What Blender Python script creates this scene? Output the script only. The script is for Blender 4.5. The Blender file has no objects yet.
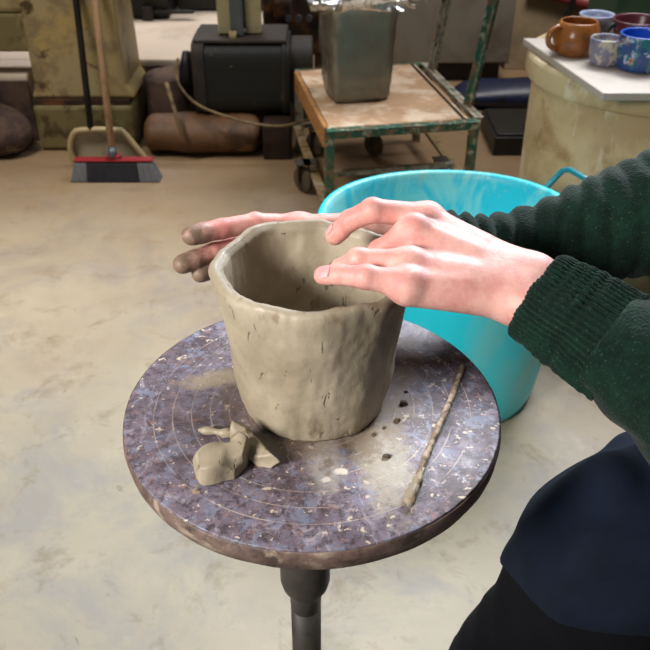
import bpy, bmesh, math, random
import numpy as np
import openvdb
from mathutils import Vector, Matrix, noise as mn
random.seed(7)
SC = bpy.context.scene
COL = SC.collection
R = math.radians
PITCH = R(34.1); FPX = 800.0; CAMH = 1.14
cp, sp = math.cos(PITCH), math.sin(PITCH)

def ray(px, py):
    return Vector(((px-325)/FPX, cp+sp*(325-py)/FPX, -sp+cp*(325-py)/FPX))
def atz(px, py, z):
    d = ray(px, py); t = (z-CAMH)/d.z
    return Vector((d.x*t, d.y*t, z))
def aty(px, py, y):
    d = ray(px, py); t = y/d.y
    return Vector((d.x*t, y, CAMH+d.z*t))

# ---------------------------------------------------------------- materials
class NT:
    def __init__(s, name):
        s.m = bpy.data.materials.new(name); s.m.use_nodes = True
        s.t = s.m.node_tree; s.t.nodes.clear()
        s.out = s.n('ShaderNodeOutputMaterial'); s.tc = s.n('ShaderNodeTexCoord')
    def n(s, k, **kw):
        x = s.t.nodes.new(k)
        for a, b in kw.items(): setattr(x, a, b)
        return x
    def l(s, a, b): s.t.links.new(a, b)
    def noise(s, scale, detail=4, rough=.6, dist=0, vec=None, mapscale=None):
        x = s.n('ShaderNodeTexNoise'); x.inputs['Scale'].default_value = scale
        x.inputs['Detail'].default_value = detail; x.inputs['Roughness'].default_value = rough
        x.inputs['Distortion'].default_value = dist
        v = vec or s.tc.outputs['Object']
        if mapscale:
            mp = s.n('ShaderNodeMapping'); mp.inputs['Scale'].default_value = mapscale
            s.l(v, mp.inputs['Vector']); v = mp.outputs['Vector']
        s.l(v, x.inputs['Vector']); return x.outputs['Fac']
    def ramp(s, fac, a, b):
        x = s.n('ShaderNodeMapRange'); x.clamp = True
        x.inputs['From Min'].default_value = a; x.inputs['From Max'].default_value = b
        s.l(fac, x.inputs['Value']); return x.outputs['Result']
    def mix(s, fac, a, b):
        x = s.n('ShaderNodeMix', data_type='RGBA')
        if isinstance(fac, (int, float)): x.inputs[0].default_value = fac
        else: s.l(fac, x.inputs[0])
        for v, i in ((a, 6), (b, 7)):
            if isinstance(v, tuple): x.inputs[i].default_value = (*v, 1)
            else: s.l(v, x.inputs[i])
        return x.outputs[2]
    def math(s, op, a, b=None, c=None):
        x = s.n('ShaderNodeMath', operation=op)
        for i, v in enumerate((a, b, c)):
            if v is None: continue
            if isinstance(v, (int, float)): x.inputs[i].default_value = v
            else: s.l(v, x.inputs[i])
        return x.outputs[0]
    def bsdf(s, col, rough=.6, metal=0, bump=None, bstr=.3, bdist=.002, coat=0, sss=0, spec=.5, sheen=0):
        b = s.n('ShaderNodeBsdfPrincipled')
        if isinstance(col, tuple): b.inputs['Base Color'].default_value = (*col, 1)
        else: s.l(col, b.inputs['Base Color'])
        if isinstance(rough, (int, float)): b.inputs['Roughness'].default_value = rough
        else: s.l(rough, b.inputs['Roughness'])
        b.inputs['Metallic'].default_value = metal
        b.inputs['Specular IOR Level'].default_value = spec
        b.inputs['Coat Weight'].default_value = coat
        b.inputs['Coat Roughness'].default_value = .15
        b.inputs['Sheen Weight'].default_value = sheen
        if sss:
            b.inputs['Subsurface Weight'].default_value = sss
            b.inputs['Subsurface Radius'].default_value = (.006, .002, .001)
            b.inputs['Subsurface Scale'].default_value = 1
        if bump is not None:
            u = s.n('ShaderNodeBump'); u.inputs['Strength'].default_value = bstr
            u.inputs['Distance'].default_value = bdist
            s.l(bump, u.inputs['Height']); s.l(u.outputs[0], b.inputs['Normal'])
        s.l(b.outputs[0], s.out.inputs[0]); s.b = b
        return s.m

def srgb(r, g, b):
    f = lambda c: (c/255/12.92) if c/255 <= .04045 else ((c/255+.055)/1.055)**2.4
    return (f(r), f(g), f(b))

def mottled(name, layers, rough=.6, bump=25, bstr=.3, bdist=.002, **kw):
    """layers: first is base colour, then (colour, noise scale, lo, hi[, mapscale])"""
    t = NT(name); c = layers[0]
    for L in layers[1:]:
        f = t.noise(L[1], 5, .65, .3, mapscale=L[4] if len(L) > 4 else None)
        c = t.mix(t.ramp(f, L[2], L[3]), c, L[0])
    bh = t.noise(bump, 6, .65) if bump else None
    return t.bsdf(c, rough, bump=bh, bstr=bstr, bdist=bdist, **kw)

M = {}
def floor_mat():
    t = NT('worn_concrete_floor')
    c = t.mix(t.ramp(t.noise(1.3, 5, .6, .3), .38, .64), srgb(158, 149, 130), srgb(176, 166, 144))
    c = t.mix(t.math('MULTIPLY', t.ramp(t.noise(3.1, 6, .7, .5), .48, .62), .6), c, srgb(136, 135, 134))
    c = t.mix(t.math('MULTIPLY', t.ramp(t.noise(9, 6, .75, .5), .54, .66), .5), c, srgb(116, 101, 78))
    c = t.mix(t.math('MULTIPLY', t.ramp(t.noise(26, 5, .7, .4), .64, .74), .7), c, srgb(104, 90, 68))
    c = t.mix(t.math('MULTIPLY', t.ramp(t.noise(5, 5, .7), .58, .72), .4), c, srgb(200, 190, 172))
    # browner towards the back and right, edge broken by noise
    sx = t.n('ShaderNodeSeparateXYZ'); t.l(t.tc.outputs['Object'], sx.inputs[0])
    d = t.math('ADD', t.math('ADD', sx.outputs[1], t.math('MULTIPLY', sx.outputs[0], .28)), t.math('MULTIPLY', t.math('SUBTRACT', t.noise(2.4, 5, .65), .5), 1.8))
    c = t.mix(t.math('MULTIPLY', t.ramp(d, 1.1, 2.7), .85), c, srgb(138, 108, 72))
    h = t.noise(30, 6, .65)
    return t.bsdf(c, .6, bump=h, bstr=.25, bdist=.003)
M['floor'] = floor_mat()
M['floor_old'] = mottled('concrete_floor', [srgb(192, 180, 156), (srgb(208, 192, 164), 1.1, .4, .62), (srgb(168, 160, 150), 2.3, .5, .72), (srgb(140, 128, 108), 7, .6, .8), (srgb(92, 80, 62), 16, .69, .8), (srgb(166, 166, 164), 3.7, .56, .7), (srgb(222, 210, 190), 5, .6, .75)], rough=.62, bump=30, bstr=.25, bdist=.003)
M['wall'] = mottled('plaster_wall', [srgb(150, 135, 112), (srgb(120, 106, 86), 2, .45, .7)], rough=.85)
M['clay'] = None
M['wood'] = mottled('dusty_wood', [srgb(180, 146, 112), (srgb(214, 192, 166), 7, .45, .58), (srgb(120, 84, 54), 12, .6, .75, (1, 8, 8)), (srgb(110, 86, 66), 9, .6, .7)], rough=.75, bump=40)
M['wood_side'] = mottled('orange_raw_wood', [srgb(176, 126, 70), (srgb(120, 76, 36), 20, .5, .65, (.3, 4, 4)), (srgb(200, 160, 110), 8, .6, .7)], rough=.75)
M['green_paint'] = mottled('chipped_green_paint', [srgb(40, 92, 72), (srgb(118, 96, 70), 22, .49, .53), (srgb(160, 158, 140), 34, .55, .6), (srgb(70, 44, 28), 17, .6, .66)], rough=.55, bump=60)
M['old_paint'] = mottled('worn_grey_paint', [srgb(146, 134, 114), (srgb(70, 100, 88), 24, .54, .58), (srgb(176, 172, 160), 30, .52, .58), (srgb(90, 56, 32), 20, .58, .64)], rough=.6, bump=60)
M['beige_paint'] = mottled('beige_worn_paint', [srgb(150, 128, 88), (srgb(110, 88, 60), 30, .5, .6), (srgb(170, 158, 130), 14, .55, .65)], rough=.6)
M['olive'] = mottled('olive_machine_paint', [srgb(166, 150, 110), (srgb(176, 152, 96), 5, .46, .6), (srgb(134, 118, 88), 9, .5, .62), (srgb(74, 56, 28), 11, .6, .68), (srgb(176, 164, 118), 14, .64, .75)], rough=.5, bump=14)
M['olive_dirty'] = mottled('dirty_olive_paint', [srgb(118, 108, 70), (srgb(70, 54, 28), 10, .5, .62), (srgb(150, 138, 96), 8, .56, .7)], rough=.6, bump=14)
M['rust'] = mottled('rust_grime', [srgb(52, 34, 20), (srgb(104, 66, 30), 14, .5, .65), (srgb(18, 14, 12), 22, .55, .65)], rough=.85)
M['motor'] = mottled('dark_motor_enamel', [srgb(17, 21, 21), (srgb(28, 28, 25), 5, .45, .7), (srgb(110, 96, 78), 13, .64, .69)], rough=.6, bump=30, bstr=.15)
M['motor_top'] = mottled('dusty_motor_top', [srgb(38, 34, 31), (srgb(62, 51, 44), 9, .45, .65)], rough=.7)
M['black'] = mottled('black_metal', [srgb(16, 16, 18), (srgb(34, 30, 28), 12, .5, .7)], rough=.5)
M['log'] = mottled('rust_brown_pipe', [srgb(104, 72, 44), (srgb(72, 46, 26), 7, .45, .6), (srgb(150, 112, 78), 9, .6, .7), (srgb(176, 160, 150), 30, .7, .74), (srgb(40, 24, 14), 14, .62, .7)], rough=.6, bump=20, bstr=.5, bdist=.006)
M['dark_wood'] = mottled('dark_stained_wood', [srgb(54, 32, 22), (srgb(34, 20, 16), 12, .45, .6)], rough=.7)
M['mauve'] = mottled('dusty_mauve_brown', [srgb(92, 72, 60), (srgb(62, 46, 44), 8, .45, .6), (srgb(130, 110, 92), 13, .58, .7)], rough=.85, bump=30)
M['pale'] = mottled('pale_tile_plinth', [srgb(214, 200, 184), (srgb(190, 176, 160), 4, .5, .7)], rough=.6)
M['cream_post'] = mottled('cream_post_paint', [srgb(178, 168, 128), (srgb(120, 104, 66), 12, .56, .7)], rough=.5)
M['bluegrey'] = mottled('blue_grey_steel', [srgb(90, 98, 106), (srgb(120, 108, 92), 20, .55, .7)], rough=.4, metal=.3)
M['cable'] = mottled('dusty_cable', [srgb(128, 108, 72), (srgb(80, 66, 44), 20, .5, .6)], rough=.6)
M['bin'] = mottled('cream_plastic', [srgb(196, 180, 140), (srgb(172, 148, 108), 4, .42, .6), (srgb(210, 200, 176), 9, .57, .66, (1.4, 1.4, .3)), (srgb(140, 112, 74), 7, .58, .72), (srgb(206, 196, 176), 40, .64, .7, (2, 2, .2))], rough=.5, bump=12, bstr=.15, sss=0)
M['board'] = mottled('white_board', [srgb(172, 162, 150), (srgb(150, 138, 122), 6, .5, .7)], rough=.55)
M['tub'] = None
M['cabinet'] = mottled('grey_cabinet', [srgb(122, 114, 102), (srgb(98, 88, 76), 3, .45, .65), (srgb(40, 34, 30), 9, .7, .76, (1, 1, .25))], rough=.6)
M['cardboard'] = mottled('tan_panel', [srgb(150, 132, 104), (srgb(128, 112, 88), 4, .5, .7)], rough=.8)
M['green_panel'] = mottled('green_metal', [srgb(72, 104, 80), (srgb(56, 84, 66), 4, .5, .7)], rough=.5)
M['teal_panel'] = mottled('dark_teal_metal', [srgb(34, 78, 72), (srgb(28, 60, 56), 4, .5, .7)], rough=.5)
M['redpipe'] = mottled('faded_red_pipe', [srgb(132, 46, 48), (srgb(100, 40, 40), 9, .5, .7)], rough=.5)
M['navy_bag'] = mottled('navy_plastic_sack', [srgb(20, 30, 62), (srgb(12, 16, 34), 9, .5, .6)], rough=.4)
M['handle_wood'] = mottled('broom_handle_wood', [srgb(178, 146, 112), (srgb(150, 116, 86), 10, .5, .7, (4, 4, .5))], rough=.5)
M['red_plastic'] = mottled('red_plastic', [srgb(150, 34, 46), (srgb(120, 40, 46), 9, .5, .7)], rough=.4)
M['bristle_dark'] = mottled('dark_bristles', [srgb(26, 28, 36), (srgb(46, 48, 58), 60, .5, .6, (8, 1, .3))], rough=.7)
M['bristle_grey'] = mottled('grey_bristles', [srgb(122, 124, 130), (srgb(90, 92, 100), 60, .45, .6, (8, 1, .3))], rough=.7)
M['pan'] = mottled('dusty_grey_plastic', [srgb(176, 166, 144), (srgb(140, 132, 114), 9, .5, .6), (srgb(178, 170, 150), 20, .6, .7)], rough=.4)
M['pan_rim'] = mottled('beige_plastic_rim', [srgb(178, 160, 120), (srgb(150, 132, 96), 9, .5, .7)], rough=.4)
M['brown_glaze'] = mottled('brown_glaze', [srgb(150, 92, 42), (srgb(112, 66, 34), 14, .45, .6), (srgb(196, 140, 72), 10, .6, .7)], rough=.25, bump=20, bstr=.1)
M['dark_red'] = mottled('maroon_glaze', [srgb(96, 44, 54), (srgb(70, 34, 42), 12, .5, .7)], rough=.3)
M['pale_blue'] = mottled('pale_blue_glaze', [srgb(160, 172, 190), (srgb(138, 128, 176), 14, .48, .6), (srgb(120, 160, 160), 20, .58, .64)], rough=.3)
M['lilac'] = mottled('lilac_cream_glaze', [srgb(124, 122, 142), (srgb(190, 182, 164), 36, .5, .56), (srgb(90, 96, 130), 20, .58, .64)], rough=.3)
M['blue_glaze'] = mottled('cobalt_glaze', [srgb(42, 72, 128), (srgb(40, 112, 118), 26, .5, .54), (srgb(170, 186, 206), 34, .57, .61), (srgb(40, 44, 70), 18, .56, .62), (srgb(150, 96, 60), 38, .62, .66)], rough=.3)
M['mug_inside'] = mottled('blue_interior', [srgb(30, 84, 180), (srgb(20, 60, 140), 9, .5, .7)], rough=.3)
M['iron'] = mottled('dark_cast_iron', [srgb(58, 54, 48), (srgb(40, 36, 32), 14, .5, .65), (srgb(110, 100, 84), 30, .7, .78)], rough=.55)
M['shoe'] = mottled('shoe_black', [srgb(22, 22, 24), (srgb(34, 34, 36), 20, .5, .7)], rough=.6)
M['hair'] = mottled('brown_hair', [srgb(60, 40, 26), (srgb(40, 26, 18), 40, .5, .6, (1, 1, .2))], rough=.5)
M['wheel_rubber'] = mottled('dusty_rubber', [srgb(92, 78, 62), (srgb(60, 52, 44), 20, .5, .7)], rough=.8)

# clay with cracks, dry light patches
def clay_mat():
    t = NT('wet_grey_clay')
    c = t.mix(t.ramp(t.noise(14, 5, .6, .4), .38, .68), srgb(142, 131, 110), srgb(168, 157, 136))
    c = t.mix(t.ramp(t.noise(48, 4, .6, mapscale=(1, 1, .5)), .6, .72), c, srgb(126, 112, 90))
    f = t.noise(52, 3, .6, .7, mapscale=(2.0, 2.0, .8))
    crack = t.ramp(f, .66, .685)
    c = t.mix(t.math('MULTIPLY', crack, .55), c, srgb(62, 52, 38))
    g = t.noise(120, 5, .7)
    h = t.math('SUBTRACT', t.math('MULTIPLY', g, .45), crack)
    h = t.math('ADD', h, t.math('MULTIPLY', t.noise(24, 3, .5, mapscale=(1.5, 1.5, .4)), 1.0))
    return t.bsdf(c, t.ramp(f, 1.4, -.4), bump=h, bstr=.5, bdist=.0022, spec=.4)
M['clay'] = clay_mat()
M['clay_dark'] = mottled('damp_clay_crumb', [srgb(70, 58, 42), (srgb(110, 96, 74), 60, .5, .7)], rough=.7, bump=200)
M['block_clay'] = mottled('clay_block_grey', [srgb(186, 174, 152), (srgb(166, 152, 132), 6, .45, .65), (srgb(128, 112, 70), 4, .62, .7)], rough=.3, bump=9, bstr=.4, bdist=.01)

def disc_mat():
    t = NT('worn_painted_wheel_head')
    c = t.mix(t.ramp(t.noise(11, 6, .75, .5), .38, .62), srgb(72, 56, 60), srgb(126, 114, 130))
    c = t.mix(t.math('MULTIPLY', t.ramp(t.noise(130, 5, .75), .5, .58), .75), c, srgb(52, 40, 44))
    c = t.mix(t.math('MULTIPLY', t.ramp(t.noise(75, 5, .75, .3), .52, .6), .8), c, srgb(124, 130, 152))
    c = t.mix(t.math('MULTIPLY', t.ramp(t.noise(110, 5, .7, .3, mapscale=(1, 1.3, 1)), .57, .64), .75), c, srgb(150, 116, 112))
    c = t.mix(t.math('MULTIPLY', t.ramp(t.noise(48, 6, .8, .8, mapscale=(1.2, .8, 1)), .54, .66), .75), c, srgb(176, 168, 178))
    c = t.mix(t.ramp(t.noise(160, 3, .6), .63, .67), c, srgb(206, 190, 172))
    c = t.mix(t.ramp(t.noise(23, 4, .7), .7, .73), c, srgb(176, 150, 120))
    # engraved rings
    sx = t.n('ShaderNodeSeparateXYZ'); t.l(t.tc.outputs['Object'], sx.inputs[0])
    r = t.math('SQRT', t.math('ADD', t.math('MULTIPLY', sx.outputs[0], sx.outputs[0]), t.math('MULTIPLY', sx.outputs[1], sx.outputs[1])))
    ph = t.math('FRACT', t.math('DIVIDE', r, .0172))
    ring = t.math('LESS_THAN', t.math('ABSOLUTE', t.math('SUBTRACT', ph, .5)), t.math('MULTIPLY', t.noise(9, 3, .6), .05))
    ring = t.math('MULTIPLY', ring, t.math('LESS_THAN', r, .162))
    rf = t.math('MULTIPLY', ring, t.math('MULTIPLY', t.ramp(t.noise(18, 3, .6), .38, .6), .8))
    c = t.mix(rf, c, srgb(190, 172, 158))
    # fine scratches following the turning
    # dry clay smears: round the pot's foot and towards the front, plus the pot's painted shadow
    def blob(x, y, rx, ry, soft, ang=0):
        a, b_ = math.cos(ang), math.sin(ang)
        dx = t.math('SUBTRACT', sx.outputs[0], x); dy = t.math('SUBTRACT', sx.outputs[1], y)
        u = t.math('ADD', t.math('MULTIPLY', dx, a/rx), t.math('MULTIPLY', dy, b_/rx))
        v = t.math('ADD', t.math('MULTIPLY', dx, -b_/ry), t.math('MULTIPLY', dy, a/ry))
        d = t.math('SQRT', t.math('ADD', t.math('MULTIPLY', u, u), t.math('MULTIPLY', v, v)))
        d = t.math('ADD', d, t.math('MULTIPLY', t.math('SUBTRACT', t.noise(60, 6, .75), .5), 2.6))
        return t.ramp(d, 1+soft, 1-soft)
    c = t.mix(t.math('MULTIPLY', blob(.062, -.072, .022, .062, .35, .1), .75), c, srgb(170, 162, 142))
    c = t.mix(t.math('MULTIPLY', blob(.012, -.078, .014, .034, .4), .6), c, srgb(196, 190, 184))
    c = t.mix(t.math('MULTIPLY', blob(.002, .015, .092, .085, .15), .6), c, srgb(104, 88, 66))
    c = t.mix(t.math('MULTIPLY', blob(.078, .02, .018, .075, .5, -.25), .55), c, srgb(128, 106, 80))
    c = t.mix(blob(.026, -.088, .006, .004, .2), c, srgb(226, 218, 206))
    c = t.mix(blob(.012, -.098, .004, .003, .2), c, srgb(220, 212, 202))
    c = t.mix(t.math('MULTIPLY', blob(-.11, .0, .06, .10, .6, .2), .45), c, srgb(58, 42, 42))  # pot's shadow painted as a dark patch on its left
    c = t.mix(t.math('MULTIPLY', blob(-.095, .038, .03, .012, .4, .2), .6), c, srgb(150, 134, 96))
    h = t.math('ADD', t.noise(150, 5, .7), t.math('MULTIPLY', ring, -.8))
    rg = t.ramp(t.noise(26, 5, .7), -.4, 1.15)
    return t.bsdf(c, rg, bump=h, bstr=.35, bdist=.0008, spec=.7)
M['disc'] = disc_mat()
M['disc_edge'] = mottled('clay_smeared_rim', [srgb(112, 92, 84), (srgb(70, 56, 50), 30, .45, .6), (srgb(160, 142, 126), 22, .56, .66)], rough=.6, bump=90, bstr=.5)

def tub_mat():
    t = NT('turquoise_rubber')
    c = t.mix(t.ramp(t.noise(3, 3, .5), .4, .7), srgb(0, 204, 226), srgb(20, 214, 230))
    c = t.mix(t.math('MULTIPLY', t.ramp(t.noise(6, 5, .6, .6, mapscale=(1, 1, .5)), .5, .62), .55), c, srgb(120, 196, 196))
    return t.bsdf(c, .38, bump=t.noise(14, 3, .5), bstr=.1, bdist=.003)
def tub_inside_mat():
    t = NT('clay_rinsed_turquoise')
    c = t.mix(t.ramp(t.noise(3, 3, .5), .4, .7), srgb(14, 180, 200), srgb(40, 196, 212))
    c = t.mix(t.math('MULTIPLY', t.ramp(t.noise(8, 6, .7, .8, mapscale=(1, 1, .4)), .44, .56), .75), c, srgb(150, 208, 200))
    c = t.mix(t.math('MULTIPLY', t.ramp(t.noise(17, 6, .7, .4, mapscale=(1, 1, .6)), .6, .7), .6), c, srgb(170, 184, 156))
    return t.bsdf(c, .45)
M['tub'] = tub_mat(); M['tub_in'] = tub_inside_mat()
M['tub_handle'] = mottled('teal_moulded_handle', [srgb(14, 116, 128), (srgb(36, 140, 146), 20, .5, .7)], rough=.4)

def skin_mat():
    t = NT('skin')
    at = t.n('ShaderNodeAttribute'); at.attribute_name = 'stain'
    sp_ = t.n('ShaderNodeSeparateColor'); t.l(at.outputs['Color'], sp_.inputs[0])
    c = t.mix(t.ramp(t.noise(45, 5, .65), .38, .64), srgb(222, 172, 160), srgb(206, 140, 132))
    c = t.mix(t.math('MULTIPLY', sp_.outputs[1], .5), c, srgb(208, 118, 112))
    n2 = t.ramp(t.noise(160, 4, .7), .2, .62)
    c = t.mix(t.math('MULTIPLY', t.ramp(t.math('ADD', sp_.outputs[0], t.math('MULTIPLY', t.math('SUBTRACT', t.noise(90, 5, .7), .5), .9)), .25, .75), .88), c, srgb(104, 92, 72))
    return t.bsdf(c, .48, bump=t.noise(330, 5, .7), bstr=.5, bdist=.0008, sss=.18, spec=.4)
M['skin'] = skin_mat()
M['nail'] = mottled('pink_fingernail', [srgb(250, 206, 204), (srgb(246, 192, 194), 60, .5, .7)], rough=.2, bump=0)

def knit_mat(name, a, b, c3):
    t = NT(name)
    c = t.mix(t.ramp(t.noise(60, 5, .7), .4, .66), a, b)
    c = t.mix(t.ramp(t.noise(520, 3, .6), .60, .78), c, c3)
    v = t.n('ShaderNodeTexVoronoi'); v.inputs['Scale'].default_value = 420
    t.l(t.tc.outputs['Object'], v.inputs['Vector'])
    h = t.math('ADD', v.outputs['Distance'], t.noise(200, 4, .7))
    return t.bsdf(c, .92, bump=h, bstr=.55, bdist=.0012, spec=.15, sheen=.06)
M['knit'] = knit_mat('dark_green_wool', srgb(10, 29, 23), srgb(16, 42, 32), srgb(58, 88, 70))
M['navy'] = mottled('navy_cloth', [srgb(12, 23, 40), (srgb(7, 13, 24), 6, .45, .65), (srgb(120, 120, 110), 70, .79, .82)], rough=.9, bump=300, bstr=.4, bdist=.0008, spec=.2)
M['black_cloth'] = mottled('black_cloth', [srgb(9, 10, 16), (srgb(5, 6, 10), 6, .45, .65)], rough=.95, bump=300, bstr=.4, bdist=.0008, spec=.15)

def plastic_mat():
    t = NT('clear_crinkled_plastic')
    tr = t.n('ShaderNodeBsdfTransparent'); gl = t.n('ShaderNodeBsdfGlossy'); gl.inputs['Roughness'].default_value = .12
    df = t.n('ShaderNodeBsdfDiffuse'); df.inputs['Color'].default_value = (.66, .62, .54, 1)
    u = t.n('ShaderNodeBump'); u.inputs['Strength'].default_value = .9; u.inputs['Distance'].default_value = .012
    t.l(t.noise(26, 4, .5, 1.5), u.inputs['Height']); t.l(u.outputs[0], gl.inputs['Normal'])
    fr = t.n('ShaderNodeFresnel'); fr.inputs['IOR'].default_value = 1.6; t.l(u.outputs[0], fr.inputs['Normal'])
    m0 = t.n('ShaderNodeMixShader'); m0.inputs[0].default_value = .12
    t.l(tr.outputs[0], m0.inputs[1]); t.l(df.outputs[0], m0.inputs[2])
    m1 = t.n('ShaderNodeMixShader'); t.l(fr.outputs[0], m1.inputs[0]); t.l(m0.outputs[0], m1.inputs[1]); t.l(gl.outputs[0], m1.inputs[2])
    t.l(m1.outputs[0], t.out.inputs[0]); return t.m
M['plastic'] = plastic_mat()

# ---------------------------------------------------------------- objects
ROOTS = {}
def tag(o, label=None, cat=None, group=None, kind=None):
    if label: o['label'] = label
    if cat: o['category'] = cat
    if group: o['group'] = group
    if kind: o['kind'] = kind
    return o
def empty(name, loc, label, cat, group=None):
    o = bpy.data.objects.new(name, None); COL.objects.link(o); o.location = loc
    o.empty_display_size = .05
    ROOTS[o.name] = Vector(loc); return tag(o, label, cat, group)
def link(name, me, mat, parent=None, loc=None, smooth=True):
    """mesh given in world coordinates; origin goes to the root's base (or loc)"""
    o = bpy.data.objects.new(name, me); COL.objects.link(o)
    if parent is not None:
        base = ROOTS[parent.name]; o.parent = parent
        me.transform(Matrix.Translation(-base)); ROOTS[o.name] = base
    else:
        base = Vector(loc) if loc is not None else Vector((0, 0, 0))
        if loc is not None: me.transform(Matrix.Translation(-base)); o.location = base
        ROOTS[o.name] = base
    for m_ in (mat if isinstance(mat, (list, tuple)) else [mat]): me.materials.append(m_)
    if smooth:
        for p in me.polygons: p.use_smooth = True
    me.update(); return o
def bevel(o, w, seg=2):
    b = o.modifiers.new('b', 'BEVEL'); b.width = w; b.segments = seg; b.limit_method = 'ANGLE'; b.harden_normals = False
    return o

class MB:
    def __init__(s): s.bm = bmesh.new()
    def box(s, c, size, rot=None):
        r = bmesh.ops.create_cube(s.bm, size=1)
        mt = Matrix.Translation(Vector(c)) @ (rot.to_4x4() if rot else Matrix()) @ Matrix.Diagonal((*size, 1))
        bmesh.ops.transform(s.bm, matrix=mt, verts=r['verts']); return s
    def bar(s, a, b, w, h, up=(0, 0, 1)):
        a = Vector(a); b = Vector(b); d = b-a
        x = d.normalized(); y = Vector(up).cross(x)
        if y.length < .01: y = Vector((0, 1, 0)).cross(x)
        y.normalize(); z = x.cross(y)
        return s.box((a+b)/2, (d.length, w, h), Matrix((x, y, z)).transposed())
    def tube(s, pts, rad, seg=16, cap=True, flat=1.0):
        pts = [Vector(p) for p in pts]; n = len(pts)
        if isinstance(rad, (int, float)): rad = [rad]*n
        rings = []; prev = None
        for i, p in enumerate(pts):
            d = (pts[min(i+1, n-1)]-pts[max(i-1, 0)]).normalized()
            if prev is None:
                u = d.cross(Vector((0, 0, 1)))
                if u.length < .1: u = d.cross(Vector((0, 1, 0)))
            else: u = prev - d*prev.dot(d)
            u.normalize(); prev = u; v = d.cross(u)
            rings.append([s.bm.verts.new(p+rad[i]*(u*math.cos(2*math.pi*k/seg)+v*math.sin(2*math.pi*k/seg)*flat)) for k in range(seg)])
        for a, b in zip(rings, rings[1:]):
            for k in range(seg): s.bm.faces.new((a[k], a[(k+1) % seg], b[(k+1) % seg], b[k]))
        if cap:
            s.bm.faces.new(rings[0][::-1]); s.bm.faces.new(rings[-1])
        return s
    def lathe(s, prof, c, seg=48, fn=None, mats=None):
        """prof [(r,z)...]; fn(angle,i)->(dr,dz)"""
        rings = []; c = Vector(c)
        for i, (r, z) in enumerate(prof):
            ring = []
            for k in range(seg):
                a = 2*math.pi*k/seg; dr, dz = fn(a, i) if fn else (0, 0)
                ring.append(s.bm.verts.new(c+Vector(((r+dr)*math.cos(a), (r+dr)*math.sin(a), z+dz))))
            rings.append(ring)
        for i, (a, b) in enumerate(zip(rings, rings[1:])):
            for k in range(seg):
                f = s.bm.faces.new((a[k], a[(k+1) % seg], b[(k+1) % seg], b[k]))
                if mats: f.material_index = mats[i]
        f0 = s.bm.faces.new(rings[0][::-1]); f1 = s.bm.faces.new(rings[-1])
        if mats: f0.material_index = mats[0]; f1.material_index = mats[-1]
        return s
    def prism(s, poly, axis, a, b):
        """poly 2D list extruded along axis index from a to b; poly coords are the other two axes in order"""
        def mk(p, t):
            v = list(p); v.insert(axis, t); return s.bm.verts.new(v)
        A = [mk(p, a) for p in poly]; B = [mk(p, b) for p in poly]; n = len(poly)
        s.bm.faces.new(A); s.bm.faces.new(B[::-1])
        for k in range(n): s.bm.faces.new((A[k], B[k], B[(k+1) % n], A[(k+1) % n]))
        return s
    def mesh(s, name='m'):
        bmesh.ops.recalc_face_normals(s.bm, faces=s.bm.faces)
        me = bpy.data.meshes.new(name); s.bm.to_mesh(me); s.bm.free(); return me
    def obj(s, name, mat, parent=None, loc=None, smooth=False, bev=0):
        o = link(name, s.mesh(name), mat, parent, loc, smooth)
        if bev: bevel(o, bev)
        return o

def warp(me, amp, scale, seed=0):
    for v in me.vertices:
        q = v.co*scale+Vector((seed, seed*1.7, 0))
        v.co += Vector((mn.noise(q), mn.noise(q+Vector((9, 0, 0))), mn.noise(q+Vector((0, 9, 0)))))*amp

# ---------------------------------------------------------------- SDF toolkit
def seg_d(P, a, b, ra, rb):
    a = np.array(a, np.float32); b = np.array(b, np.float32); d = b-a
    x, y, z = P[0]-a[0], P[1]-a[1], P[2]-a[2]
    t = np.clip((x*d[0]+y*d[1]+z*d[2])/max(float(d@d), 1e-12), 0, 1)
    return np.sqrt((x-t*d[0])**2+(y-t*d[1])**2+(z-t*d[2])**2)-(ra+(rb-ra)*t)
def ell_d(P, c, r):
    k = np.sqrt(sum(((P[i]-c[i])/r[i])**2 for i in range(3)))
    return (k-1)*min(r)
def smin(a, b, k):
    h = np.maximum(k-np.abs(a-b), 0)/k
    return np.minimum(a, b)-h*h*k*.25
def wob(P, f, seed, amp):
    rs = np.random.RandomState(seed); o = 0
    for i in range(5):
        w = rs.randn(3)*f; o = o+np.sin(P[0]*w[0]+P[1]*w[1]+P[2]*w[2]+rs.rand()*6.28)
    return (o*amp/2.5).astype(np.float32)
def grid(lo, hi, vox):
    ax = [np.arange(lo[i], hi[i]+vox, vox, dtype=np.float32) for i in range(3)]
    return np.meshgrid(*ax, indexing='ij', sparse=True)
def mesh_sdf(fn, lo, hi, vox):
    P = grid(lo, hi, vox); D = np.ascontiguousarray(np.broadcast_to(fn(P), (P[0].size, P[1].size, P[2].size)), dtype=np.float32)
    D = np.clip(D, -3*vox, 3*vox)
    D[0], D[-1] = 3*vox, 3*vox; D[:, 0], D[:, -1] = 3*vox, 3*vox; D[:, :, 0], D[:, :, -1] = 3*vox, 3*vox
    g = openvdb.FloatGrid(3*vox); g.copyFromArray(D)
    pts, tris, quads = g.convertToPolygons(0.0, 0.0)
    pts = pts*vox+np.array(lo)
    return pts, [tuple(int(i) for i in q) for q in quads]+[tuple(int(i) for i in q) for q in tris]
def to_mesh(name, parts):
    V = []; F = []
    for p, f in parts:
        o = len(V); V += [tuple(map(float, q)) for q in p]; F += [tuple(i+o for i in q) for q in f]
    me = bpy.data.meshes.new(name); me.from_pydata(V, [], F); me.update()
    bm = bmesh.new(); bm.from_mesh(me)
    bmesh.ops.recalc_face_normals(bm, faces=bm.faces)
    bm.to_mesh(me); bm.free(); return me
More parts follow.
